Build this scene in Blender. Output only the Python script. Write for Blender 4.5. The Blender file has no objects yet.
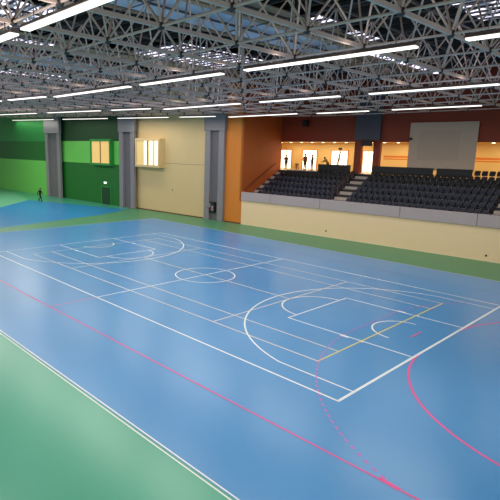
import bpy, bmesh, math, random
from mathutils import Vector, Matrix
random.seed(7)
SC = bpy.context.scene
COL = SC.collection

# ---------------------------------------------------------------- materials
def hexc(r, g, b):
    f = lambda c: (c/255/12.92) if c/255 <= .04045 else ((c/255+.055)/1.055)**2.4
    return (f(r), f(g), f(b), 1)

def mat(name, rgb, rough=.6, metal=0., noise=0., scale=4., spec=.5, bump=0., emit=None, estr=0.):
    m = bpy.data.materials.new(name); m.use_nodes = True
    nt = m.node_tree; b = nt.nodes['Principled BSDF']
    c = hexc(*rgb)
    b.inputs['Base Color'].default_value = c
    b.inputs['Roughness'].default_value = rough
    b.inputs['Metallic'].default_value = metal
    b.inputs['Specular IOR Level'].default_value = spec
    if emit is not None:
        b.inputs['Emission Color'].default_value = hexc(*emit)
        b.inputs['Emission Strength'].default_value = estr
    if noise or bump:
        tc = nt.nodes.new('ShaderNodeTexCoord')
        n = nt.nodes.new('ShaderNodeTexNoise'); n.inputs['Scale'].default_value = scale
        n.inputs['Detail'].default_value = 4
        nt.links.new(tc.outputs['Object'], n.inputs['Vector'])
        if noise:
            r = nt.nodes.new('ShaderNodeMapRange')
            r.inputs['To Min'].default_value = 1-noise; r.inputs['To Max'].default_value = 1+noise
            nt.links.new(n.outputs['Fac'], r.inputs['Value'])
            mx = nt.nodes.new('ShaderNodeVectorMath'); mx.operation = 'MULTIPLY'
            mx.inputs[0].default_value = c[:3]
            cb = nt.nodes.new('ShaderNodeCombineXYZ')
            for k in 'XYZ': nt.links.new(r.outputs['Result'], cb.inputs[k])
            nt.links.new(cb.outputs[0], mx.inputs[1])
            nt.links.new(mx.outputs[0], b.inputs['Base Color'])
        if bump:
            bp = nt.nodes.new('ShaderNodeBump'); bp.inputs['Strength'].default_value = bump
            nt.links.new(n.outputs['Fac'], bp.inputs['Height']); nt.links.new(bp.outputs[0], b.inputs['Normal'])
    return m

M = {}
M['blue'] = mat('court_blue', (72, 148, 208), .28, noise=.13, scale=.16, spec=.6)
M['blue2'] = mat('far_court_blue', (44, 140, 200), .33, noise=.12, scale=.3, spec=.4)
M['green_floor'] = mat('surround_green', (76, 172, 140), .28, noise=.12, scale=.14, spec=.6)
M['band_green'] = mat('band_green', (82, 148, 106), .4, noise=.05, scale=.3, spec=.4)
M['pale_green'] = mat('pale_green', (110, 190, 150), .4, noise=.05, scale=.3, spec=.4)
M['line_white'] = mat('line_white', (238, 244, 244), .4, noise=.04, scale=3)
M['line_cream'] = mat('line_cream', (236, 228, 206), .4, noise=.04, scale=3)
M['line_yellow'] = mat('line_yellow', (238, 222, 110), .4, noise=.04, scale=3)
M['line_pink'] = mat('line_pink', (232, 86, 158), .4, noise=.05, scale=3)
M['line_faint'] = mat('line_faint', (112, 176, 206), .4, noise=.05, scale=3)
M['line_purple'] = mat('line_purple', (206, 108, 196), .4, noise=.05, scale=3)
M['line_pale_pink'] = mat('line_pale_pink', (150, 120, 190), .4, noise=.05, scale=3)
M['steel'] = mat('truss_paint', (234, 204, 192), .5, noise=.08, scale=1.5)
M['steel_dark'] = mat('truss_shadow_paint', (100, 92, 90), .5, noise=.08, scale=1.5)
M['node'] = mat('node_steel', (70, 68, 68), .4, .3, noise=.1)
M['roof'] = mat('roof_deck', (58, 48, 44), .8, noise=.35, scale=.8)
M['purlin'] = mat('purlin', (60, 56, 58), .7, noise=.2)
M['duct_blue'] = mat('duct_blue', (186, 202, 222), .5, noise=.1, scale=.6)
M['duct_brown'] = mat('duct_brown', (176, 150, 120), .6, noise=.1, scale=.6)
M['fixture'] = mat('fixture_body', (150, 128, 122), .45, noise=.05)
M['tube'] = mat('tube_glow', (255, 255, 250), .3, emit=(255, 250, 240), estr=1.5, noise=.01)
M['beige'] = mat('beige_wall', (228, 200, 148), .7, noise=.03, scale=1.)
M['beige_low'] = mat('beige_low_wall', (254, 222, 178), .7, noise=.03, scale=1.)
M['g_light'] = mat('green_light_wall', (116, 212, 92), .6, noise=.03, scale=1.)
M['g_mid'] = mat('green_mid_wall', (38, 150, 66), .6, noise=.04, scale=1.)
M['g_dark'] = mat('green_dark_wall', (22, 112, 34), .6, noise=.05, scale=1.)
M['g_deep'] = mat('green_deep_wall', (10, 66, 22), .6, noise=.05, scale=1.)
M['orange'] = mat('orange_wall', (226, 134, 44), .6, noise=.04, scale=1.)
M['rust'] = mat('rust_wall', (186, 92, 34), .6, noise=.08, scale=1.)
M['maroon'] = mat('maroon_wall', (148, 56, 26), .6, noise=.06, scale=1.)
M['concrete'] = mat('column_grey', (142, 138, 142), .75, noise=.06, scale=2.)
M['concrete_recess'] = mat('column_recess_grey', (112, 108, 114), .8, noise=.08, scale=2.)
M['slate'] = mat('slate_head', (88, 86, 94), .7, noise=.05, scale=2.)
M['parapet'] = mat('parapet_grey', (184, 170, 172), .7, noise=.04, scale=2.)
M['step'] = mat('step_concrete', (186, 176, 168), .8, noise=.08, scale=2.)
M['tier'] = mat('tier_dark', (52, 50, 54), .8, noise=.1, scale=2.)
M['seat'] = mat('seat_navy', (20, 25, 50), .55, noise=.05, scale=5)
M['seat2'] = mat('seat_black', (12, 12, 17), .6, noise=.05, scale=5)
M['seat_metal'] = mat('seat_bracket_grey', (120, 122, 132), .4, .5, noise=.05)
M['concourse'] = mat('concourse_yellow', (236, 204, 134), .7, noise=.03)
M['concourse_floor'] = mat('concourse_floor', (190, 160, 120), .4, noise=.05)
M['stripe'] = mat('orange_stripe', (226, 130, 40), .6, noise=.03)
M['glow_door'] = mat('bright_glazing', (255, 250, 230), .3, emit=(255, 246, 214), estr=2.2, noise=.01)
M['glow_window'] = mat('lit_window_pane', (200, 180, 120), .3, emit=(240, 205, 130), estr=.5, noise=.01)
M['glow_window_hot'] = mat('lit_window_curtain', (255, 250, 220), .3, emit=(255, 246, 214), estr=1.5, noise=.01)
M['window_orange'] = mat('lit_amber_pane', (200, 160, 90), .3, emit=(255, 214, 130), estr=.55, noise=.01)
M['screen'] = mat('panel_beige', (210, 184, 160), .7, noise=.04, scale=.8)
M['screen_edge_lit'] = mat('panel_side_lit', (236, 202, 120), .7, noise=.03)  # yellow light from the concourse is put into this side colour
M['black'] = mat('black_plastic', (20, 20, 22), .5, noise=.05)
M['dark_metal'] = mat('dark_metal', (60, 58, 60), .45, .6, noise=.05)
M['rail'] = mat('rail_brown', (110, 62, 36), .5, noise=.05)
M['white'] = mat('white_paint', (235, 235, 230), .5, noise=.02)
M['exit'] = mat('exit_glow', (240, 255, 245), .4, emit=(230, 255, 240), estr=2., noise=.01)
M['skin'] = mat('skin', (150, 104, 80), .6, noise=.05)
M['hair'] = mat('hair', (24, 18, 16), .7, noise=.1)
M['cloth_black'] = mat('cloth_black', (24, 22, 26), .8, noise=.1)
M['cloth_navy'] = mat('cloth_navy', (30, 34, 56), .8, noise=.1)
M['cloth_olive'] = mat('cloth_olive', (92, 74, 30), .8, noise=.1)
M['cloth_maroon'] = mat('cloth_maroon', (84, 34, 26), .8, noise=.1)
M['red'] = mat('red_paint', (150, 30, 26), .5, noise=.05)
M['downlight'] = mat('downlight_glow', (255, 240, 200), .3, emit=(255, 236, 190), estr=7, noise=.01)

def skylight_mat():
    m = mat('skylight_slats', (190, 190, 205), .5, noise=.01)
    nt = m.node_tree; b = nt.nodes['Principled BSDF']
    tc = nt.nodes.new('ShaderNodeTexCoord')
    n = nt.nodes.new('ShaderNodeTexNoise'); n.inputs['Scale'].default_value = 1.1; n.inputs['Detail'].default_value = 2
    mp = nt.nodes.new('ShaderNodeMapping'); mp.inputs['Scale'].default_value = (1, 2.4, 1)
    nt.links.new(tc.outputs['Object'], mp.inputs[0]); nt.links.new(mp.outputs[0], n.inputs[0])
    r = nt.nodes.new('ShaderNodeMapRange'); r.inputs['From Min'].default_value = .45; r.inputs['From Max'].default_value = .56
    r.inputs['To Min'].default_value = .1; r.inputs['To Max'].default_value = 2.4
    nt.links.new(n.outputs['Fac'], r.inputs['Value'])
    b.inputs['Emission Color'].default_value = hexc(238, 232, 255)
    nt.links.new(r.outputs[0], b.inputs['Emission Strength'])
    return m
M['skylight'] = skylight_mat()

# ---------------------------------------------------------------- mesh helpers
def zoff(x): return .022*max(0, -6-x)   # the roof climbs gently towards the far hall
class MB:
    def __init__(s): s.bm = bmesh.new(); s.mi = 0
    def _f(s, vs):
        try:
            f = s.bm.faces.new(vs); f.material_index = s.mi; return f
        except ValueError: return None
    def box(s, x0, x1, y0, y1, z0, z1):
        v = [s.bm.verts.new(p) for p in ((x0,y0,z0),(x1,y0,z0),(x1,y1,z0),(x0,y1,z0),(x0,y0,z1),(x1,y0,z1),(x1,y1,z1),(x0,y1,z1))]
        for q in ((0,3,2,1),(4,5,6,7),(0,1,5,4),(1,2,6,5),(2,3,7,6),(3,0,4,7)): s._f([v[i] for i in q])
        return s
    def quad(s, *ps): s._f([s.bm.verts.new(p) for p in ps]); return s
    def poly(s, pts, z): s._f([s.bm.verts.new((x, y, z)) for x, y in pts]); return s
    def bar(s, a, b, w, h=None, n=4, cap=True):
        """straight bar from a to b; n sides, w across, h high"""
        a = Vector(a); b = Vector(b); d = (b-a).normalized()
        up = Vector((0,0,1)) if abs(d.z) < .95 else Vector((0,1,0))
        r = d.cross(up).normalized(); u = r.cross(d)
        h = h or w; rings = []
        k = math.sqrt(2) if n == 4 else 1
        for p in (a, b):
            ring = []
            for i in range(n):
                t = 2*math.pi*(i+.5)/n
                ring.append(s.bm.verts.new(p + r*math.cos(t)*w/2*k + u*math.sin(t)*h/2*k))
            rings.append(ring)
        for i in range(n): s._f([rings[0][i], rings[0][(i+1)%n], rings[1][(i+1)%n], rings[1][i]])
        if cap: s._f(rings[0][::-1]); s._f(rings[1])
        return s
    def strip(s, pts, w, z):
        """flat painted line following pts"""
        n = len(pts); L = []; R = []
        for i, (x, y) in enumerate(pts):
            a = pts[max(i-1, 0)]; b = pts[min(i+1, n-1)]
            dx, dy = b[0]-a[0], b[1]-a[1]; l = math.hypot(dx, dy) or 1
            nx, ny = -dy/l*w/2, dx/l*w/2
            L.append(s.bm.verts.new((x+nx, y+ny, z))); R.append(s.bm.verts.new((x-nx, y-ny, z)))
        for i in range(n-1): s._f([R[i], R[i+1], L[i+1], L[i]])
        return s
    def prism(s, prof, y0, y1, axis='x'):
        """extrude a closed profile of (a,z) between y0 and y1"""
        def P(a, z, t): return (a, t, z) if axis == 'y' else (t, a, z)
        A = [s.bm.verts.new(P(a, z, y0)) for a, z in prof]; B = [s.bm.verts.new(P(a, z, y1)) for a, z in prof]
        n = len(prof)
        for i in range(n): s._f([A[i], A[(i+1)%n], B[(i+1)%n], B[i]])
        s._f(A[::-1]); s._f(B); return s
    def lathe(s, prof, n=10, c=(0,0,0)):
        rings = []
        for r, z in prof:
            rings.append([s.bm.verts.new((c[0]+r*math.cos(2*math.pi*i/n), c[1]+r*math.sin(2*math.pi*i/n), c[2]+z)) for i in range(n)])
        for a, b in zip(rings, rings[1:]):
            for i in range(n): s._f([a[i], a[(i+1)%n], b[(i+1)%n], b[i]])
        s._f(rings[0][::-1]); s._f(rings[-1]); return s
    def build(s, name, m, parent=None, bevel=0, smooth=False, flat=False, bend=False):
        if bend:
            bmesh.ops.bisect_plane(s.bm, geom=s.bm.verts[:]+s.bm.edges[:]+s.bm.faces[:], plane_co=(-6,0,0), plane_no=(1,0,0), dist=1e-5)
            for v in s.bm.verts: v.co.z += zoff(v.co.x)
        bmesh.ops.remove_doubles(s.bm, verts=s.bm.verts, dist=1e-6) if flat else None
        if not flat: bmesh.ops.recalc_face_normals(s.bm, faces=s.bm.faces)
        me = bpy.data.meshes.new(name); s.bm.to_mesh(me); s.bm.free()
        for mm in (m if isinstance(m, (list, tuple)) else [m]): me.materials.append(mm)
        if smooth:
            for p in me.polygons: p.use_smooth = True
        o = bpy.data.objects.new(name, me); COL.objects.link(o)
        if parent: o.parent = parent
        if bevel:
            bv = o.modifiers.new('bevel', 'BEVEL'); bv.width = bevel; bv.segments = 2
        return o

def tag(o, label=None, cat=None, group=None, kind=None):
    if label: o['label'] = label
    if cat: o['category'] = cat
    if group: o['group'] = group
    if kind: o['kind'] = kind
    return o

# wall frame: s along the long wall, d behind its face, z up
TH = 0.044
WT = Vector((math.cos(TH), math.sin(TH), 0)); WN = Vector((-math.sin(TH), math.cos(TH), 0)); WO = Vector((0, 18.35, 0))
def wp(s, d, z): return WO + WT*s + WN*d + Vector((0, 0, z))
def thing(name, label, cat, loc=(0,0,0), rz=0, group=None):
    o = bpy.data.objects.new(name, None); COL.objects.link(o); o.empty_display_size = .2
    o.location = loc; o.rotation_euler = (0, 0, rz)
    return tag(o, label, cat, group)
def wthing(name, label, cat, s, d, z, group=None, rz=0): return thing(name, label, cat, wp(s, d, z), TH+rz, group)
def wstruct(name, mb, m, label=None, cat=None, parent=None, bevel=0):
    o = mb.build(name, m, parent, bevel)
    if not parent:
        o.location = WO; o.rotation_euler = (0, 0, TH); tag(o, label, cat, kind='structure')
    return o
def dup(root, loc=None, rz=None, label=None, group=None):
    r = root.copy(); COL.objects.link(r)
    if loc is not None: r.location = loc
    if rz is not None: r.rotation_euler = (0, 0, rz)
    if label: r['label'] = label
    if group: r['group'] = group
    for ch in list(root.children):
        c = ch.copy(); COL.objects.link(c); c.parent = r
        for g in ch.children:
            e = g.copy(); COL.objects.link(e); e.parent = c
    return r

# ---------------------------------------------------------------- floor and painted markings
fb = MB().poly([(-130,-45),(45,-45),(45,22),(-130,15)], 0.)
floor = tag(fb.build('floor', M['green_floor'], flat=True), 'glossy sports hall floor, green surround with painted blue courts', 'floor', kind='structure')
MB().poly([(-22.3,-13),(24.2,-13),(24.2,13),(-22.3,13)], .003).build('main_court_surface', M['blue'], floor, flat=True)
MB().poly([(-30.0,-16),(-22.33,-13.2),(-22.33,13),(-22.6,14.2),(-28.4,14.2),(-30.6,15.1),(-27.94,9.58),(-24.82,-2.91)], .002).build('green_band_surface', M['band_green'], floor, flat=True)
MB().poly([(-22.3,-13),(-24.82,-2.91),(-27.94,9.58),(-30.8,15.2),(-47.9,9.9),(-40.9,3.2),(-36,-13)], .004).build('far_court_surface', M['blue2'], floor, flat=True)
MB().poly([(-36,-13),(-40.9,3.2),(-47.9,9.9),(-54,11.5),(-62,13.5),(-95,13),(-95,-13)], .0035).build('pale_green_surface', M['pale_green'], floor, flat=True)
MB().poly([(-22.5,13.04),(24.5,13.04),(24.5,19.35),(-33,16.8),(-30.6,15.1),(-28.4,14.2)], .0015).build('far_surround_surface', M['band_green'], floor, flat=True)
ZL = .007
def arc(cx, cy, r, a0, a1, n=40): return [(cx+r*math.cos(math.radians(a0+(a1-a0)*i/n)), cy+r*math.sin(math.radians(a0+(a1-a0)*i/n))) for i in range(n+1)]
def line(name, pts, m='line_white', w=.07, z=ZL): return MB().strip(pts, w, z).build(name, M[m], floor, flat=True)
# basketball
line('basketball_sideline', [(-14,-7.5),(14,-7.5)], w=.08); line('basketball_sideline', [(-14,7.5),(14,7.5)], w=.08)
line('basketball_endline', [(14,-7.53),(14,7.53)], w=.10); line('basketball_endline', [(-14,-7.53),(-14,7.53)])
line('halfway_line', [(0,-7.5),(0,7.5)])
line('centre_circle', arc(0,0,1.8,0,360,64))
a3 = math.degrees(math.asin(6.6/6.75))
for s in (1, -1):
    c = 12.425
    tp = [(14, 6.6)] + [(c-6.75*math.cos(math.radians(t)), 6.75*math.sin(math.radians(t))) for t in [a3*(1-i/30) for i in range(61)]] + [(14,-6.6)]
    line('three_point_line', [(s*x, y) for x, y in tp])
    line('free_throw_lane', [(s*14,-2.45),(s*8.2,-2.45)]); line('free_throw_lane', [(s*14,2.45),(s*8.2,2.45)])
    line('free_throw_line', [(s*8.2,-2.48),(s*8.2,2.48)])
    line('free_throw_arc', [(s*(8.2-1.8*math.sin(math.radians(t))), 1.8*math.cos(math.radians(t))) for t in range(0,181,5)])
    line('no_charge_arc', [(s*(c-1.25*math.sin(math.radians(t))), 1.25*math.cos(math.radians(t))) for t in range(0,181,6)])
    for q in (-1, 1):
        for x in (11.15, 11.95):
            MB().box(s*x-(.2 if x < 11.5 else .05), s*x+(.2 if x < 11.5 else .05), q*2.45-.03, q*2.45+q*.12, ZL, ZL+.001).build('lane_mark', M['line_white'], floor)
# tennis
for q in (-1, 1):
    line('tennis_doubles_line', [(-11.885,q*5.485),(11.885,q*5.485)], 'line_cream', .06, ZL+.0015)
    line('tennis_singles_line', [(-11.885,q*4.115),(11.885,q*4.115)], 'line_cream', .06, ZL+.0015)
    line('tennis_service_line', [(q*6.4,-5.485),(q*6.4,5.485)], 'line_cream', .06, ZL+.0015)
line('tennis_centre_line', [(-6.4,0),(6.4,0)], 'line_cream', .06, ZL+.0015)
line('tennis_baseline', [(11.885,-5.485),(11.885,5.485)], 'line_yellow', .06, ZL+.0015)
line('tennis_baseline', [(-11.885,-5.485),(-11.885,5.485)], 'line_cream', .06, ZL+.0015)
# handball
line('handball_sideline', [(-20,-10),(20,-10)], 'line_pink', .06, ZL+.003)
line('handball_sideline', [(-20,10),(20,10)], 'line_pale_pink', .05, ZL+.003)
line('handball_halfway_line', [(0,-10),(0,-7.55)], 'line_pink', .05, ZL+.003)
line('handball_halfway_line', [(0,7.55),(0,10)], 'line_pale_pink', .05, ZL+.003)
g6 = [(20-6*math.sin(math.radians(t)), 1.5+6*math.cos(math.radians(t))) for t in range(0,91,3)]+[(20-6*math.sin(math.radians(t)), -1.5+6*math.cos(math.radians(t))) for t in range(90,181,3)]
line('goal_area_line', g6, 'line_pink', .08, ZL-.001)
line('repair_tape', [(16.65,-9.97),(17.15,-10.0)], 'line_pink', .13, ZL+.004)
line('penalty_mark', [(13,-.5),(13,.5)], 'line_pink', .07, ZL+.003)
ra = math.degrees(math.asin(8.5/9))
g9 = [(20-9*math.cos(math.radians(t)), 1.5+9*math.sin(math.radians(t))) for t in [ra*(1-i/60) for i in range(61)]]+[(20-9*math.cos(math.radians(t)), -1.5-9*math.sin(math.radians(t))) for t in [ra*i/60 for i in range(61)]]
# cut the nine metre line into 15 cm dashes
acc = 0; dash = []; on = True; dn = MB(); seglen = .155
for (ax, ay), (bx, by) in zip(g9, g9[1:]):
    L = math.hypot(bx-ax, by-ay); t = 0
    while t < L-1e-6:
        st = min(seglen-acc, L-t); p0 = (ax+(bx-ax)*t/L, ay+(by-ay)*t/L); p1 = (ax+(bx-ax)*(t+st)/L, ay+(by-ay)*(t+st)/L)
        if on: dn.strip([p0, p1], .06, ZL+.003)
        t += st; acc += st
        if acc >= seglen-1e-6: acc = 0; on = not on
dn.build('dashed_free_throw_line', M['line_purple'], floor, flat=True)
# outer borders
for y, w in ((-12.95,.045),(-13.08,.045),(12.98,.06)):
    line('court_border_line', [(-22.3,y),(24.2,y)], 'line_white' if y < 0 else 'line_cream', w)
line('court_border_line', [(-22.3,-13),(-22.3,13)], 'line_cream', .06)
for pts in ([(-33,2),(-44,10.5)], [(-29,4),(-39,11.5)], [(-30,-2),(-33,8)], [(-36,4.5),(-34.2,9)]):
    line('far_court_line', pts, 'line_faint', .05)

# ---------------------------------------------------------------- the long wall with its bays
ZT = 15.2
def panel_cells(mb, s0, s1, d, bands, mats):
    for z0, z1, k in bands:
        mb.mi = mats.index(k); mb.quad((s0,d,z0),(s1,d,z0),(s1,d,z1),(s0,d,z1))
mats = ['beige','g_light','g_mid','g_dark','g_deep','orange']
wb = MB()
D1, D2 = -.35, -.7
panel_cells(wb, -110, -51, D2, [(0,5.4,'g_light'),(5.4,8.4,'g_dark'),(8.4,ZT,'g_mid')], mats)
panel_cells(wb, -51, -32.6, D1, [(0,5.42,'g_dark'),(5.42,8.45,'g_light'),(8.45,ZT,'g_deep')], mats)
panel_cells(wb, -32.6, -18, 0, [(0,ZT,'beige')], mats)
panel_cells(wb, -18, -13.65, 0, [(0,ZT,'orange')], mats)
# returns and closed backs so the shell has thickness
wb.mi = 0
wb.quad((-51,D2,0),(-51,D1,0),(-51,D1,ZT),(-51,D2,ZT)); wb.quad((-32.6,D1,0),(-32.6,0,0),(-32.6,0,ZT),(-32.6,D1,ZT))
wb.quad((-110,.6,0),(-13.65,.6,0),(-13.65,.6,ZT),(-110,.6,ZT))
wall = wb.build('wall_back', [M[k] for k in mats], flat=True); wall.location = WO; wall.rotation_euler = (0,0,TH)
tag(wall, 'long hall wall painted green, beige and orange between grey columns', 'wall', kind='structure')
# panel joints in the beige bay
MB().box(-31.5,-19.2,-.012,-.004,5.88,5.91).build('panel_joint', M['concrete_recess'], wall)
sk = MB().box(-31.5,-19.2,-.03,-.001,0,.12); sk.box(-16.2,-13.66,-.03,-.001,0,.12)
wstruct('baseboard_back', sk, M['rail'], 'dark thin skirting along the beige and orange wall foot', 'skirting')

def column(s0, s1, dd, label, htop=10.9, zl=9.55):
    """concrete column: two legs, recessed web, head block"""
    t = wthing('concrete_column', label, 'column', (s0+s1)/2, dd, 0, 'grey wall columns')
    w = (s1-s0)/2
    MB().box(-w, -w+.78, -.35, 0, 0, zl).build('leg', M['concrete'], t, .03)
    MB().box(w-.78, w, -.35, 0, 0, zl).build('leg', M['concrete'], t, .03)
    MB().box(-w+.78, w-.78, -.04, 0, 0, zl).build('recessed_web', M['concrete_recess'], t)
    MB().box(-w-.12, w+.12, -.42, 0, zl, 13.9).build('head_block', M['concrete'], t, .03)
    return t
column(-18.8, -16.0, -.01, 'grey concrete column between beige wall and orange wall')
column(-34.0, -30.85, D1-.01, 'grey concrete column between the dark green wall and beige wall')
column(-52.7, -48.4, D2-.01, 'grey concrete column between the light green and dark green walls')

# projecting lit windows
def box_window(name, label, s0, s1, z0, z1, dd, proj_, frame, panes, split):
    t = wthing(name, label, 'window', (s0+s1)/2, dd, z0)
    w = (s1-s0)/2; h = z1-z0; f = .3
    b = MB(); b.box(-w, w, -proj_, 0, 0, f).box(-w, w, -proj_, 0, h-f, h).box(-w, -w+f, -proj_, 0, f, h-f).box(w-f, w, -proj_, 0, f, h-f)
    b.build('box_surround', M[frame], t, .02)
    x = -w+f; W = 2*w-2*f
    for fr, m in panes:
        MB().box(x, x+W*fr-.01, -proj_+.12, -proj_+.15, f, h-f).build('pane', M[m], t); x += W*fr
    mu = MB()
    for fr in split: mu.box(-w+f+W*fr-.05, -w+f+W*fr+.05, -proj_+.03, -proj_+.11, f, h-f)
    mu.build('mullion', M['rail'], t)
    return t
box_window('box_window', 'beige projecting box window glowing white on the beige wall', -30.4, -25.8, 5.34, 8.76, 0, .9, 'beige', [(.34,'glow_window'),(.14,'glow_window_hot'),(.10,'glow_window'),(.16,'glow_window_hot'),(.10,'glow_window'),(.16,'glow_window_hot')], [.5])
box_window('box_window', 'green framed projecting window glowing amber on the dark green wall', -40.4, -35.6, 5.24, 8.7, D1, .6, 'g_mid', [(.5,'window_orange'),(.5,'window_orange')], [.5])

# door in the green wall
t = wthing('exit_door', 'dark green door with pale frame in the green wall', 'door', -37.45, D1, 0)
t.name = 'exit_door'
lf = MB().box(-1.05,1.05,-.06,-.01,0,2.3).build('leaf', M['g_deep'], t, .01)
MB().box(-1.2,-1.05,-.1,0,0,2.42).box(1.05,1.2,-.1,0,0,2.42).box(-1.05,1.05,-.1,0,2.3,2.42).build('frame', M['g_mid'], t, .01)
MB().box(.75,.95,-.14,-.06,1.0,1.08).build('handle', M['dark_metal'], lf, .01)
t = wthing('exit_sign', 'small lit white exit sign above the green wall door', 'sign', -37.6, D1, 2.9)
MB().box(-.32,.32,-.1,-.0,-.14,.16).build('housing', M['white'], t, .01)
MB().box(-.27,.27,-.115,-.1,-.09,.11).build('lit_face', M['exit'], t)

# fire equipment in recess of the middle column
t = wthing('fire_cabinet', 'black fire equipment cabinet low in the grey column recess', 'cabinet', -17.75, -.06, .85)
cbd = MB().box(-.55,.55,-.28,0,0,1.15).build('cabinet_body', M['black'], t, .02)
MB().box(-.42,-.04,-.3,-.28,.55,1.0).build('glazed_panel', M['concrete'], cbd)
MB().box(.1,.42,-.3,-.28,.2,.75).build('glazed_panel', M['concrete'], cbd)
MB().box(-.6,.6,-.31,-.28,.45,.5).build('trim_strip', M['red'], t)
for s, z, lb in ((-24.4,2.82,'small dark socket plate on the beige wall below the lit window'),(-3.55,.55,'small dark socket low on cream wall under the aisle'),(9.6,.42,'small dark socket low on cream wall at right edge')):
    t = wthing('wall_socket', lb, 'socket', s, 0, z)
    MB().box(-.06,.06,-.03,0,-.07,.07).build('plate', M['dark_metal'], t, .01)
    MB().lathe([(.03,0),(.03,.02)], 10).build('outlet', M['black'], t).matrix_local = Matrix.Translation((0,-.03,0)) @ Matrix.Rotation(math.pi/2, 4, 'X')

# ---------------------------------------------------------------- grandstand
S0 = -13.65; S1 = 24.
gs = MB(); gs.box(S0, S1, 0, .3, 0, 2.46)
low = wstruct('wall_stand_front', gs, M['beige_low'], 'cream low wall below the grandstand parapet', 'wall')
t = wthing('parapet', 'long grey concrete parapet along the front of the grandstand', 'parapet', S0, 0, 2.48)
js = [S0, -9.9, -4.3, 3.05, 8.75, 14.5, 20., S1]
for a, b in zip(js, js[1:]):
    MB().box(a-S0+.015, b-S0-.015, -.12, .22, 0, .88).build('parapet_block', M['parapet'], t, .02)
# tiers
NR = 6; TD = .9; TR = .4567; Z0 = 2.8; DS = .7
tb = MB()
prof = [(.3, 0), (.3, Z0), (DS, Z0)]
for k in range(NR):
    zz = Z0+TR*k
    prof += [(DS+TD*k, zz), (DS+TD*(k+1), zz)] if k == 0 else [(DS+TD*k, zz), (DS+TD*(k+1), zz)]
prof = [(.3,2.4),(.3,Z0)]
for k in range(NR): prof += [(DS+TD*(k+1), Z0+TR*k), (DS+TD*(k+1), Z0+TR*(k+1))]
prof += [(11.6, Z0+TR*NR), (11.6, 2.4)]
tb.prism(prof, S0, S1, 'x')
tiers = wstruct('floor_stand', tb, M['tier'], 'dark stepped tiers of the grandstand', 'stand')
CF = Z0+TR*NR   # concourse floor 5.54
def steps(name, s0, s1, skew=0):
    b = MB()
    for k in range(NR):
        for j in range(2):
            d0 = DS+TD*(k+1)-TD/2*(2-j)+TD/2-.45*0; z = Z0+TR*k+TR/2*(j+1)
            dd0 = DS+TD*(k)+TD/2*(j)+TD*.5
            b.box(s0, s1, dd0, DS+TD*(k+1)+ (0.02), Z0+TR*k-.01, z) if j == 0 else b.box(s0, s1, dd0, dd0+TD/2+.02, Z0+TR*(k+(1 if dd0 >= DS+TD*(k+1)-.01 else 0))-.01, z+.012)
    b.box(s0, s1, .32, DS+.5, Z0-.01, Z0+.012)
    return b
for nm, a, b_, lb in (('left', S0+.02, -12.75, 'grey concrete aisle steps beside the orange side wall'), ('middle', -4.12, -2.68, 'grey concrete aisle steps between the two seat blocks'), ('right', 9.2, 10.6, 'grey concrete aisle steps at the right end of the seats')):
    t = wthing('aisle_steps', lb, 'steps', 0, 0, 0, 'grandstand aisles')
    steps(nm, a, b_).build('treads', M['step'], t)
# concourse floor, rear wall, ceiling
cf = MB().box(S0-4, S1, 6.3, 11.3, CF, CF+.02); wstruct('floor_concourse', cf, M['concourse_floor'], 'tan concourse floor behind the seats', 'floor')
led = MB().box(S0+1.2, -7.9, 6.12, 6.3, CF, CF+.10); wstruct('trim_1', led, M['parapet'], 'pale ledge behind the left seat block', 'ledge')
cw = MB()
cw.box(S0-4, S1, 11., 11.2, CF, 9.2)
rear = wstruct('wall_concourse', cw, M['concourse'], 'yellow lit rear wall of the concourse', 'wall')
for z0, z1 in ((6.95,7.06),(7.16,7.34)):
    MB().box(-3.9,S1,10.985,10.999,z0,z1).build('painted_stripe', M['stripe'], rear)
cc = MB().box(S0-4, S1, 6.9, 11.2, 8.62, 8.8); wstruct('ceiling_concourse', cc, M['concourse'], 'warm lit concourse ceiling', 'ceiling')
# side wall, orange-brown
sw = MB().box(S0-.3, S0, .0, 6.5, 2.4, ZT)
wstruct('wall_stand_side', sw, M['rust'], 'rust orange side wall of the grandstand', 'wall')
ew = MB().box(S0-4.2, S0-4, 6.5, 11.2, CF, 9.2); wstruct('wall_concourse_end', ew, M['concourse'], 'yellow end wall of the concourse', 'wall')
nw = MB().box(S0-4.2, S0, 6.4, 6.5, 2.4, ZT); wstruct('wall_stand_return', nw, M['rust'], 'rust orange return wall at the stand corner', 'wall')
# bulkhead above the opening
bh = MB().box(S0, S1, 6.5, 6.9, 8.6, ZT); wstruct('wall_bulkhead', bh, M['maroon'], 'dark maroon bulkhead wall above the concourse opening', 'wall')
# rear column straddling the aisle
t = wthing('concrete_column', 'blue grey concrete column head over brown piers behind seats', 'column', -3.45, 6.5, 0, 'rear column')
MB().box(-1.4,-.72,-.02,.4,CF,8.6).build('pier', M['maroon'], t, .02)
MB().box(.55,1.22,-.02,.4,CF,8.6).build('pier', M['maroon'], t, .02)
MB().box(-1.3,1.25,-.35,-.01,8.75,13.6).build('head_block', M['slate'], t, .03)
t = wthing('loudspeaker', 'black loudspeaker pair mounted below the rear column head', 'speaker', -3.35, 6.1, 8.2)
MB().box(-.5,-.02,-.3,.0,-.0,.5).build('cabinet', M['black'], t, .02)
MB().box(.02,.5,-.3,.0,-.0,.5).build('cabinet', M['black'], t, .02)
MB().box(-.3,.3,.0,.1,.2,.3).build('bracket', M['dark_metal'], t)
t = wthing('loudspeaker', 'black loudspeaker hanging on the maroon bulkhead above left seats', 'speaker', -10.35, 6.08, 10.15)
MB().prism([(-.3,.05),(-.3,.62),(.02,.7),(.02,0)], -.28, .28, 'x').build('cabinet', M['black'], t, .02)
MB().bar((0,.02,.5),(0,.41,.6),.06).build('bracket', M['dark_metal'], t)

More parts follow.
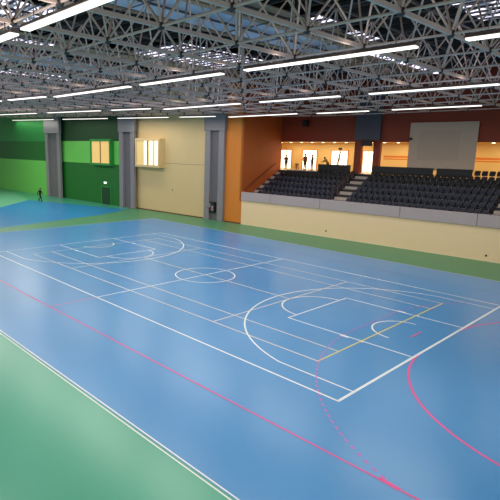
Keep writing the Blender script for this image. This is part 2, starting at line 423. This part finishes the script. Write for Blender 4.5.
# big beige panel
t = wthing('display_panel', 'large blank beige scoreboard panel standing in front of maroon bulkhead', 'panel', 3.4, 6.36, 6.15)
fc = MB().box(-2.82,2.82,-.1,0,0.,4.13).build('face', M['screen'], t, .02)
MB().box(-2.8,2.8,0,.12,0.02,4.11).build('side_casing', M['screen_edge_lit'], t, .02)
MB().box(-2.0,1.5,-.11,-.10,.9,3.4).build('inset_field', mat('panel_field', (202, 176, 153), .7, noise=.03), fc, .01)
t = wthing('wall_camera', 'small dark camera bracket on left edge of the beige panel', 'camera', .75, 6.2, 8.85)
MB().box(-.12,.12,-.3,-.05,-.1,.12).build('camera_body', M['dark_metal'], t, .02)
MB().bar((0,-.06,0),(0,.03,.0),.06).build('arm', M['black'], t)

# concourse glazed doors (bright)
def gdoor(s0, s1, label, z1=7.8):
    t = wthing('glazed_door', label, 'door', (s0+s1)/2, 10.98, CF+.02, 'bright doors behind the stand')
    w = (s1-s0)/2; h = z1-CF
    MB().box(-w+.08, -.03, -.05, -.02, .05, h-.08).build('pane', M['glow_door'], t)
    MB().box(.03, w-.08, -.05, -.02, .05, h-.08).build('pane', M['glow_door'], t)
    f = MB(); f.box(-w,-w+.08,-.1,0,0,h).box(w-.08,w,-.1,0,0,h).box(-w+.08,w-.08,-.1,0,h-.08,h).box(-.03,.03,-.1,0,0,h-.08)
    f.build('frame', M['stripe'], t)
gdoor(-16.9, -15.3, 'bright glazed door at far left of the concourse')
gdoor(-13.8, -11.8, 'bright glazed double door behind the two standing people')
gdoor(-10.0, -7.9, 'bright glazed double door behind the tripod')
gdoor(-6.2, -4.9, 'bright glazed door seen between the brown column piers')
# downlights
dl = None; k = 0
for s in [-14.5+1.35*i for i in range(20)]:
    if -5.0 < s < -4.2: continue
    if .3 < s < 6.6: continue
    lab = 'round warm downlight in concourse ceiling, number %d along from left' % (k+1)
    k += 1
    if dl is None:
        dl = wthing('downlight', lab, 'light', s, 7.6, 8.6, 'concourse downlights')
        MB().lathe([(.13,-.05),(.13,.01)], 14).build('glow_disc', M['downlight'], dl)
        MB().lathe([(.17,-.03),(.17,.02)], 14).build('trim_ring', M['white'], dl)
        cur = dl
    else: cur = dup(dl, wp(s, 7.6, 8.6), TH, lab)
def ordw(n): return ['first','second','third','fourth','fifth','sixth','seventh','eighth','ninth','tenth','eleventh','twelfth','thirteenth','fourteenth','fifteenth','sixteenth','seventeenth','eighteenth','nineteenth','twentieth','twenty-first','twenty-second','twenty-third','twenty-fourth','twenty-fifth','twenty-sixth','twenty-seventh'][n]
dls = [o for o in COL.objects if o.name.startswith('downlight')]
for i, o in enumerate(dls): o['label'] = 'warm round concourse ceiling downlight, %s from the left end' % ordw(i)

# ---------------------------------------------------------------- seats
def make_seat(m):
    r = thing('stadium_seat', 'x', 'seat')
    b = MB()
    prof = [(.20,.32),(.24,.36),(.30,.54),(.34,.71),(.31,.73),(.27,.56),(.20,.40)]
    b.prism([(a-.02, z) for a, z in prof], -.215, .215, 'x'); b.build('backrest', m, r, .012)
    c = MB(); c.prism([(.06,.36),(.18,.33),(.20,.37),(.16,.60),(.10,.62),(.07,.52)], -.205, .205, 'x'); c.build('seat_pan', m, r, .012)
    d = MB(); d.box(-.03,.03,.10,.24,0,.40); d.box(-.12,.12,.06,.28,0,.03); d.box(-.235,.235,.15,.20,.32,.36)
    if m == M['seat']: MB().box(-.2,.2,.305,.345,.722,.74).build('top_glint', M['seat_metal'], r)  # pale strip paints the glint along the backrest top
    d.build('bracket', M['seat_metal'], r)
    return r
protos = [make_seat(M['seat']), make_seat(M['seat2'])]
used = [False, False]
rown = ['front row','second row up','third row up','fourth row up','fifth row up','sixth row up','back row at concourse level']
def seat(k, s, d, z, label, group):
    if not used[k]:
        used[k] = True; o = protos[k]; o.location = wp(s, d, z); o.rotation_euler = (0,0,TH); o['label'] = label; o['group'] = group
    else: dup(protos[k], wp(s, d, z), TH, label, group)
P = .53
def row(k, a, b, d, z, ri, block, ref):
    n = int((b-a)/P); off = (b-a-n*P)/2+P/2
    for i in range(n):
        j = n-1-i if block == 'left' else i
        lab = '%s tip-up seat, %s, %s from the middle aisle, %s block' % ('navy' if k == 0 else 'black', rown[ri], ordw(j), block)
        seat(k, a+off+i*P, d, z, lab, '%s seats of the %s block' % (rown[ri], block))
for r in range(NR):
    d = DS+TD*r+.35+(.0); z = Z0+TR*r
    d = DS+TD*(r+1)-.42
    k = 0 if r < 4 else 1
    row(k, -12.7 if r < 5 else -8.6, -4.15, d, z, r, 'left', 0)
    row(k, -2.65, 9.15, d, z, r, 'right', 0)

# dark back row behind the right block: black folding barrier panels
def barrier(s0, s1, label):
    t = wthing('seat_back_barrier', label, 'barrier', s0, 6.17, CF)
    b = MB().box(0, s1-s0, -.04, 0, .12, .74); b.build('panel', M['black'], t, .01)
    c = MB().bar((0,-.02,.77),(s1-s0,-.02,.77),.06); c.build('top_rail', M['black'], t)
    n = int((s1-s0)/1.4)+1
    for i in range(n+1):
        x = (s1-s0)*i/n; MB().box(max(x-.03,0), min(x+.03,s1-s0), -.06, .02, 0, .77).build('post', M['dark_metal'], t)
barrier(-2.6, 3.0, 'long black barrier panel behind right seats, left of the gap')
barrier(3.3, 6.2, 'short black barrier panel behind the right seats below the beige panel')
barrier(-8.6, -4.95, 'black barrier panel behind the left seats below the tripod')
def chairs_top():
    for i in range(5):
        s = 6.55+i*.56
        seat(1, s, 6.08, CF+.0, 'black tip-up seat, back row at right, %s from the beige panel' % ordw(i), 'black seats silhouetted on the back row at right')
chairs_top()

# handrails
def rail(label, s, pts, r=.05, posts=5):
    t = wthing('handrail', label, 'handrail', s, 0, 0, 'aisle handrails')
    (d0, z0), (d1, z1) = pts
    MB().bar((0,d0,z0),(0,d1,z1), r*2, n=8).build('rail', M['rail'], t)
    for i in range(posts):
        f = (i+.5)/posts; d = d0+(d1-d0)*f; z = z0+(z1-z0)*f
        MB().bar((0,d,z-.78 if s > S0+1 else z-.05),(0,d,z), .04, n=6).build('post', M['rail'], t) if s > S0+1 else MB().bar((0,d,z),(-.14,d,z-.02), .03, n=6).build('wall_bracket', M['rail'], t)
rail('brown handrail sloping up the orange side wall', S0+.12, ((.3,3.62),(5.45,6.25)))
rail('thin brown handrail along the middle aisle beside left seats', -4.05, ((.9,3.75),(5.6,6.1)), .03)

# ---------------------------------------------------------------- roof space frame
GX = [8.77+2.93*i for i in range(-29, 6)]; GY = [-7.03+3.25*j for j in range(-5, 10)]
ZB = 11.0; ZU = 14.0
UX = [x+1.465 for x in GX[:-1]]; UY = [y+1.625 for y in GY[:-1]]
sf = thing('roof_space_frame', 'pale grey steel space frame of trusses under the dark hall roof', 'space frame', (0,0,0))
sf['kind'] = 'structure'
for y in GY: MB().bar((GX[0],y,ZB),(GX[-1],y,ZB), .085, n=8).build('lower_chord', M['steel'], sf, bend=True)
for x in GX: MB().bar((x,GY[0],ZB),(x,GY[-1],ZB), .10, .12).build('lower_chord', M['steel'], sf, bend=True)
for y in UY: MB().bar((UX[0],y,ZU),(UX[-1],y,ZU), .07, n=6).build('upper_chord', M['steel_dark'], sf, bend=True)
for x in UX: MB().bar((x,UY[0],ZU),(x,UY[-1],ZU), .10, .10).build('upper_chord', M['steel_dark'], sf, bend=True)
CAM = Vector((21.2805, -19.9998, 7.348))
diag = []; nodes = []
FW = Vector((-.71,.675,-.197))
for x in GX:
    for y in GY:
        nodes.append((x, y))
        for a in (-1.465, 1.465):
            for b in (-1.625, 1.625):
                X, Y = x+a, y+b
                if UX[0]-.1 < X < UX[-1]+.1 and UY[0]-.1 < Y < UY[-1]+.1: diag.append(((x,y,ZB),(X,Y,ZU)))
def vis(p):
    d = Vector(p)-CAM; z = d.dot(FW)
    R = Vector((.684,.729,.0245)); U = Vector((-.16,.118,.98))
    if z <= 1: return 1e3+abs(z)
    u = 205+495*d.dot(R)/z; v = 250-495*d.dot(U)/z
    return d.length + (0 if -20 < u < 520 and v > -40 else 500)
diag.sort(key=lambda e: vis(e[0])); nodes.sort(key=lambda n: vis((n[0],n[1],ZB)))
for e in diag[:100]: MB().bar(e[0], e[1], .075, n=6).build('web_diagonal', M['steel'], sf, bend=True)
b = MB()
for e in diag[100:]: b.bar(e[0], e[1], .07, n=5, cap=False)
tag(b.build('web_diagonal', M['steel'], sf, bend=True), kind='stuff')
def nodeshape(b, x, y): b.lathe([(.04,-.13),(.10,-.09),(.12,0),(.10,.08),(.05,.12)], 8, (x,y,ZB))
for x, y in nodes[:100]:
    b = MB(); nodeshape(b, x, y); b.build('joint_node', M['node'], sf, bend=True)
b = MB()
for x, y in nodes[100:]: nodeshape(b, x, y)
tag(b.build('joint_node', M['node'], sf, bend=True), kind='stuff')

# roof deck with ribs and purlins
rb = MB(); n = 0; pts = []
y = GY[0]-3
while y < 32:
    pts += [(y,15.2),(y+.18,15.2),(y+.22,15.32),(y+.5,15.32),(y+.54,15.2)]; y += .6
pts += [(y,15.2),(y,15.5),(GY[0]-3,15.5)]
rb.prism(pts, -112, 34, 'x')
ceil = tag(rb.build('ceiling', M['roof'], bend=True), 'dark ribbed metal roof deck above the trusses', 'ceiling', kind='structure')
for y in [v for v in [GY[0]+1.6*i for i in range(32)] if v < 26]:
    MB().box(-100, 30, y-.06, y+.06, 14.75, 15.05).build('purlin', M['purlin'], ceil, bend=True)
MB().box(-18.2,-12.6,-18,16,14.66,14.72).build('lit_deck_strip', M['duct_brown'], ceil, bend=True)  # beige strips paint the lit stretches of roof deck
MB().box(2.9,3.6,-18,22,14.66,14.72).build('lit_deck_strip', M['duct_brown'], ceil, bend=True)
# skylights
sky = [(-12.4,-6.2,3.,13.2),(-11.5,-5.,-10.5,-6.2),(3.8,4.6,3.4,5.4),(3.5,4.3,7.6,11.),(-17,-14.4,-9.,-2.),(10.4,12.6,5.8,10.4),(-35,-31,-3,10)]
for i, (x0,x1,y0,y1) in enumerate(sky):
    t = MB().box(x0-.1,x1+.1,y0-.1,y1+.1,14.62,14.70)
    fr = tag(t.build('window_%d' % (i+1), M['purlin'], bend=True), None, None, kind='structure')
    tag(fr, ['slatted skylight over the court middle','slatted skylight strip at top left','small bright skylight chink beside the blue duct','short bright skylight chink right of the blue duct','slatted skylight at the left edge beside the farther duct','slatted skylight at top right corner','farthest slatted skylight over far court'][i], 'skylight')
    MB().quad((x0,y0,14.60),(x0,y1,14.60),(x1,y1,14.60),(x1,y0,14.60)).build('glazing', M['skylight'], fr, flat=True, bend=True)
    g = MB(); yy = y0
    while yy < y1: g.box(x0,x1,yy,yy+.05,14.5,14.6); yy += .8
    g.build('slats', M['purlin'], fr, bend=True)
# ducts
for i, (x0, x1, ys, lb) in enumerate(((-.7,2.35,(-18,24.),'long blue duct running across the hall under the roof'),(-23.2,-18.4,(-18,18.),'farther blue duct running across the hall under the roof'),(-43.,-40,(-18,15.),'farthest blue duct under the roof above the far court'))):
    t = thing('ventilation_duct', lb, 'duct', ((x0+x1)/2,0,zoff((x0+x1)/2)), 0, 'roof ducts')
    w = (x1-x0)/2
    for a, b_ in ((ys[0],11.),(11.,ys[1])):
        c = MB(); pr = [(-w,14.25),(-w+.35,14.12),(w-.35,14.12),(w,14.25),(w,14.5),(-w,14.5)]
        c.prism(pr, a+.02, b_-.02, 'y'); c.build('duct_section', M['duct_blue'] if a < 11 else M['duct_brown'], t)
    e = MB(); e.bar((-w+.1,ys[0],14.09),(-w+.1,ys[1],14.09),.12).build('edge_angle', M['duct_brown'], t)
    e = MB(); e.bar((w+.3,ys[0],14.2),(w+.3,12.2 if i == 0 else ys[1],14.2),.4,.16).build('edge_angle', M['duct_brown'], t)
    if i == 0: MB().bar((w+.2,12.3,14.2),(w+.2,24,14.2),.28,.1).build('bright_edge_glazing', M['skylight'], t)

# ---------------------------------------------------------------- fluorescent fixtures
ZLT = 10.55
ROWS = {  # y : list of x ranges
 14.6: 'LR1', 5.0: 'LR2', -4.9: 'LR3', -13.7: 'LR4'}
LIGHTS = [(14.3, [[-62.69, -48.28], [-45.22, -33.69], [-31.22, -21.57], [-19.57, -14.32], [-12.42, -4.56], [-2.6, 1.92], [3.69, 9.57], [11.5, 18.]]),
 (4.9, [[-58., -46.], [-43.63, -33.24], [-30.3, -19.79], [-17.78, -12.15], [-10.33, -2.2], [-0.45, 5.39], [7.15, 13.4]]),
 (-4.9, [[-28., -17.8], [-16.2, -10.33], [-8.94, -0.69], [0.26, 6.02], [7.25, 14.16], [15.49, 21.]]),
 (-13.8, [[-.4, 6.57], [7.2, 13.5], [14.8, 21.]])]
names = {0:'farthest row by the wall', 1:'third row from the camera side', 2:'second row from the camera side', 3:'row nearest the camera side'}
for ri, (yy, lst) in enumerate(LIGHTS):
    for i, (x0, x1) in enumerate(lst):
        L = x1-x0
        t = thing('fluorescent_light', 'long white fluorescent batten, %s, %s from the left' % (names[ri], ordw(i)), 'ceiling light', ((x0+x1)/2, yy, ZLT+zoff((x0+x1)/2)), 0, 'fluorescent battens under the space frame')
        h = L/2
        if x1 < -6: t.rotation_euler = (0, math.atan(.022), 0)
        rf = MB().prism([(-.17,0),(-.15,.03),(-.05,.13),(.05,.13),(.15,.03),(.17,0)], -h, h, 'x').build('reflector', M['fixture'], t)
        g = MB().box(-h+.04,h-.04,-.13,-.02,-.05,.0).box(-h+.04,h-.04,.02,.13,-.05,.0); g.build('tube', M['tube'], rf)
        for q in (-.8, .8): MB().bar((q*h,0,.12),(q*h,0,ZB-ZLT), .03, n=5).build('hanger', M['node'], t)
        ld = bpy.data.lights.new('batten_lamp', 'AREA'); ld.shape = 'RECTANGLE'; ld.size = L; ld.size_y = .3
        ld.energy = (43 if ri and x1 > -30 else 84 if ri else (26 if x1 > -30 else 9))*L; ld.color = (1, .95, .87)
        lo = bpy.data.objects.new('batten_lamp', ld); COL.objects.link(lo); lo.parent = t; lo.location = (0,0,-.08)
        ld = bpy.data.lights.new('added_truss_fill', 'AREA'); ld.shape = 'RECTANGLE'; ld.size = L; ld.size_y = .2; ld.energy = (2.6 if ri else .8)*L; ld.color = (1, .95, .88)  # added upward fill, brightens the truss above each batten
        lo = bpy.data.objects.new('added_truss_fill', ld); COL.objects.link(lo); lo.parent = t; lo.location = (0,0,.16); lo.rotation_euler = (math.pi,0,0)

# concourse lamps
for s in (-14, -10, -6, -1.5, 3, 8, 13):
    ld = bpy.data.lights.new('concourse_lamp', 'AREA'); ld.shape = 'RECTANGLE'; ld.size = 3; ld.size_y = 2; ld.energy = 75; ld.color = (1, .84, .58)
    lo = bpy.data.objects.new('concourse_lamp', ld); COL.objects.link(lo); lo.location = wp(s, 9, 8.58); lo.rotation_euler = (0,0,TH)

# ---------------------------------------------------------------- people
def person(label, loc, rz, J, top, trousers, h=1.75, group=None):
    """one skinned body; clothes and hair are children. J: joints in metres for 1.75 m"""
    k = h/1.75
    def skin(name, verts, edges, rad, m, parent, sub=1):
        me = bpy.data.meshes.new(name); me.from_pydata([Vector(v)*k for v in verts], edges, []); me.materials.append(m)
        o = bpy.data.objects.new(name, me); COL.objects.link(o); o.parent = parent
        sm = o.modifiers.new('skin', 'SKIN'); sm.use_smooth_shade = True
        sv = me.skin_vertices[0].data if me.skin_vertices else None
        if sv is None:
            bm = bmesh.new(); bm.from_mesh(me); bm.verts.layers.skin.verify(); bm.to_mesh(me); bm.free(); sv = me.skin_vertices[0].data
        for i, r in enumerate(rad):
            r = r if isinstance(r, tuple) else (r, r)
            sv[i].radius = (r[0]*k, r[1]*k); sv[i].use_root = (i == 0)
        ss = o.modifiers.new('sub', 'SUBSURF'); ss.levels = sub; ss.render_levels = sub
        return o
    V = []; E = []; R = []; ix = {}
    def add(n, p, r, par=None):
        ix[n] = len(V); V.append(Vector(p)); R.append(r)
        if par: E.append((ix[par], ix[n]))
    add('pelvis', J['pelvis'], (.12,.09)); add('spine', (Vector(J['pelvis'])+Vector(J['chest']))/2, (.11,.08), 'pelvis')
    add('chest', J['chest'], (.13,.09), 'spine'); add('neck', J['neck'], .062, 'chest')
    hd = Vector(J['head']); nk = Vector(J['neck']); f = Vector(J.get('face', (0,-1,0))).normalized()
    hu = (hd-nk).normalized()
    add('jaw', hd-hu*.055+f*.024, (.09,.10), 'neck'); add('head', hd+hu*.01, (.098,.112), 'jaw'); add('crown', hd+hu*.075, (.085,.095), 'head')
    add('nose', hd+f*.125-Vector((0,0,.025)), .018, 'head')
    side = f.cross(Vector((0,0,1))).normalized()
    for s_, q in (('l',-1),('r',1)): add('ear'+s_, hd+side*q*.095-Vector((0,0,.01)), .02, 'head')
    for s_ in 'lr':
        add('sh'+s_, J['sh'+s_], .06, 'chest'); add('el'+s_, J['el'+s_], .042, 'sh'+s_); add('wr'+s_, J['wr'+s_], .028, 'el'+s_)
        w = Vector(J['wr'+s_]); e = Vector(J['el'+s_]); d = (w-e).normalized(); pr = w+d*.07
        add('pm'+s_, pr, (.04,.02), 'wr'+s_)
        lat = d.cross(side).normalized() if abs(d.dot(side)) < .95 else Vector((0,1,0))
        for j, (o_, ln) in enumerate(((-.03,.07),(-.01,.08),(.01,.078),(.03,.06))):
            a = pr+d*.03+lat*o_; add('f%d%s' % (j, s_), a+d*ln*.5, .009, 'pm'+s_); add('g%d%s' % (j, s_), a+d*ln*.9+side*.015, .008, 'f%d%s' % (j, s_))
        add('th'+s_, w+d*.05-lat*.055, .010, 'wr'+s_); add('ti'+s_, w+d*.09-lat*.06, .009, 'th'+s_)
        add('hp'+s_, J['hp'+s_], .085, 'pelvis'); add('kn'+s_, J['kn'+s_], .058, 'hp'+s_); add('an'+s_, J['an'+s_], .04, 'kn'+s_)
        fd = Vector(J.get('foot', f)); add('to'+s_, Vector(J['an'+s_])+fd*.17-Vector((0,0,.04)), (.04,.028), 'an'+s_)
    root = thing('person', label, 'person', loc, rz, group)
    skin('body', V, E, R, M['skin'], root)
    # clothes: closed lofts around the same joints
    def ring(b, c, ax, la, rx, ry, n=12):
        ax = ax.normalized(); la = (la-ax*la.dot(ax)).normalized(); fr = ax.cross(la)
        return [b.bm.verts.new((c+la*rx*math.cos(2*math.pi*i/n)+fr*ry*math.sin(2*math.pi*i/n))*k) for i in range(n)]
    def loft(b, rs):
        for a, c in zip(rs, rs[1:]):
            for i in range(len(a)): b._f([a[i], a[(i+1)%len(a)], c[(i+1)%len(a)], c[i]])
        b._f(rs[0][::-1]); b._f(rs[-1])
    def limb(b, pts, rad, side=side):
        pts = [Vector(p) for p in pts]; rs = []
        for i, p in enumerate(pts):
            d = (pts[min(i+1, len(pts)-1)]-pts[max(i-1, 0)]); la = side if abs(d.normalized().dot(side)) < .9 else Vector((0,1,0))
            rs.append(ring(b, p, d, la, rad[i], rad[i], 10))
        loft(b, rs)
    pv, ch = Vector(J['pelvis']), Vector(J['chest']); up = (ch-pv).normalized(); b = MB()
    loft(b, [ring(b, c, up, side, rx, ry) for c, rx, ry in ((pv-up*.08,.175,.125),(pv+up*.02,.17,.125),(pv.lerp(ch,.5),.155,.115),(ch,.18,.125),(ch+up*.08,.19,.115),(ch+up*.13,.13,.09),(nk-up*.01,.07,.07))])
    for s_ in 'lr':
        sh, el, wr = Vector(J['sh'+s_]), Vector(J['el'+s_]), Vector(J['wr'+s_])
        limb(b, [sh.lerp(ch+up*.07, .5), sh, sh.lerp(el,.5), el, wr.lerp(el,.12)], [.07,.078,.062,.055,.042], f)
    b.build('shirt', top, root, smooth=True)
    b = MB(); loft(b, [ring(b, c, Vector((0,0,1)), side, rx, ry) for c, rx, ry in ((pv-Vector((0,0,.12)),.16,.115),(pv-Vector((0,0,.04)),.18,.13),(pv+Vector((0,0,.06)),.165,.12))])
    for s_ in 'lr':
        hp, kn, an = Vector(J['hp'+s_]), Vector(J['kn'+s_]), Vector(J['an'+s_])
        limb(b, [hp+Vector((0,0,.02)), hp.lerp(kn,.4), kn, kn.lerp(an,.4), an.lerp(kn,.06)], [.1,.092,.068,.064,.055])
    b.build('trousers', trousers, root, smooth=True)
    b = MB(); bk = -f; rs = []
    for t_, r_ in ((-.035,.1),(.01,.112),(.055,.112),(.1,.09),(.125,.055),(.135,.015)):
        rs.append(ring(b, hd+hu*(t_+.012)+bk*(.05 if t_ < .03 else .022), hu, side, r_*.93, r_*1.02, 12))
    loft(b, rs); b.build('hair', M['hair'], root, smooth=True)
    ft = Vector(J.get('foot', f))
    for q in (-1, 1):
        e = MB(); c_ = (hd+f*.088+side*q*.034+hu*.004)*k; e.lathe([(.003,-.008),(.011,-.003),(.011,.003),(.003,.008)], 8, c_); e.build('eye', M['black'], root)
    e = MB(); c_ = (hd+f*.092-hu*.058)*k; e.bar(c_-side*.022, c_+side*.022, .014, .01, 6); e.build('mouth', M['cloth_maroon'], root)
    for s_ in 'lr':
        a = V[ix['an'+s_]]; b = MB(); base = a-Vector((0,0,.08))
        rs = []
        for t_, w_, h_ in ((-.08,.03,.05),(-.06,.042,.08),(0,.045,.1),(.07,.048,.075),(.14,.05,.05),(.19,.035,.035)):
            c = base+ft*t_; rs.append([b.bm.verts.new((c+side*w_*x_+Vector((0,0,h_*z_)))*k) for x_, z_ in ((-1,.04),(1,.04),(1,.5),(.6,1),(-.6,1),(-1,.5))])
        loft(b, rs); b.build('shoe', M['black'], root, smooth=True)
    return root
ST = dict(pelvis=(0,0,.95), chest=(0,0,1.32), neck=(0,0,1.49), head=(0,-.02,1.64), shl=(-.19,0,1.40), shr=(.19,0,1.40), ell=(-.25,.02,1.12), elr=(.25,.02,1.12),
          wrl=(-.24,-.08,.88), wrr=(.24,-.08,.88), hpl=(-.09,0,.9), hpr=(.09,0,.9), knl=(-.1,-.02,.5), knr=(.1,-.02,.5), anl=(-.1,.02,.08), anr=(.1,.02,.08))
def pose(**kw): d = dict(ST); d.update(kw); return d
walk = pose(pelvis=(0,0,.93), chest=(0,-.04,1.31), neck=(0,-.06,1.48), head=(0,-.09,1.63), hpl=(-.09,0,.88), hpr=(.09,0,.88), knl=(-.09,-.22,.52), anl=(-.09,-.28,.085), knr=(.09,.04,.47), anr=(.09,.32,.13),
            ell=(-.24,.16,1.14), wrl=(-.23,.22,.9), elr=(.24,-.12,1.14), wrr=(.22,-.34,1.02))
person('person in dark clothes walking beside the light green wall', (-45.6, 10.6, 0), math.radians(120), walk, M['cloth_black'], M['cloth_black'], 1.85)
pz = CF+.02
person('person in dark clothes standing in the far left concourse doorway', wp(-14.85, 9.2, pz), TH+.5, pose(wrl=(-.2,-.2,1.1), ell=(-.27,0,1.14)), M['cloth_black'], M['cloth_navy'], 1.62)
person('taller person in maroon top standing left of the bright double door', wp(-12.25, 9.2, pz), TH+1.2, pose(), M['cloth_maroon'], M['cloth_black'], 1.8)
person('person in dark top standing at middle of the bright double door', wp(-11.3, 9.2, pz), TH-.6, pose(wrr=(.2,-.26,1.1), elr=(.28,0,1.13)), M['cloth_black'], M['cloth_navy'], 1.72)
lean = pose(pelvis=(0,.1,.88), chest=(0,-.14,1.16), neck=(0,-.24,1.29), head=(0,-.33,1.4), shl=(-.19,-.17,1.22), shr=(.19,-.17,1.22), ell=(-.22,-.38,1.06), elr=(.22,-.38,1.06), wrl=(-.2,-.58,.98), wrr=(.2,-.58,.98), hpl=(-.09,.1,.85), hpr=(.09,.1,.85), knl=(-.1,0,.48), knr=(.1,0,.48))
person('person in olive top leaning forward beside the black barrier', wp(-9.3, 9.0, pz), TH-math.pi/2, lean, M['cloth_olive'], M['cloth_black'], 1.7)
t = wthing('bar_stool', 'small dark stool against the yellow wall between the doors', 'stool', -13.6, 9.6, pz)
MB().lathe([(.2,.56),(.22,.60),(.22,.66),(.18,.68)], 14).build('seat', M['cloth_maroon'], t)
for a in range(4):
    x, y = .16*math.cos(a*1.571+.785), .16*math.sin(a*1.571+.785)
    MB().bar((x*1.35,y*1.35,0),(x,y,.57),.05).build('leg', M['cloth_maroon'], t)
t = wthing('tripod', 'thin grey tripod with dark head before the bright door', 'tripod', -7.75, 8.9, pz)
for a in (0, 2.1, 4.2): MB().bar((.62*math.cos(a+.4), .62*math.sin(a+.4), 0), (.04*math.cos(a+.4), .04*math.sin(a+.4), 2.1), .07, n=6).build('leg', M['dark_metal'], t)
MB().bar((0,0,1.1),(0,0,2.3),.05, n=6).build('centre_post', M['dark_metal'], t)
MB().box(-.14,.14,-.2,.16,2.28,2.5).build('head', M['black'], t, .02)

# ---------------------------------------------------------------- camera and world
cd = bpy.data.cameras.new('camera'); cam = bpy.data.objects.new('camera', cd); COL.objects.link(cam); SC.camera = cam
f, cx, cy = 494.678, 205.009, 250.0
yaw, pitch, roll = 2.3887, 0.1962, 0.0217
F = Vector((math.cos(yaw)*math.cos(pitch), math.sin(yaw)*math.cos(pitch), -math.sin(pitch))); R = Vector((math.sin(yaw), -math.cos(yaw), 0)); U = R.cross(F)
R2 = R*math.cos(roll)+U*math.sin(roll); U2 = U*math.cos(roll)-R*math.sin(roll)
m = Matrix((R2, U2, -F)).transposed().to_4x4(); m.translation = CAM; cam.matrix_world = m
cd.sensor_width = 36; cd.lens = f/500*36; cd.shift_x = (250-cx)/500; cd.shift_y = 0; cd.clip_end = 400; cd.clip_start = .05
w = bpy.data.worlds.new('world'); SC.world = w; w.use_nodes = True
bg = w.node_tree.nodes['Background']; bg.inputs[0].default_value = (.95, .95, 1, 1); bg.inputs[1].default_value = .55
SC.view_settings.view_transform = 'Standard'; SC.view_settings.look = 'None'; SC.view_settings.exposure = 0
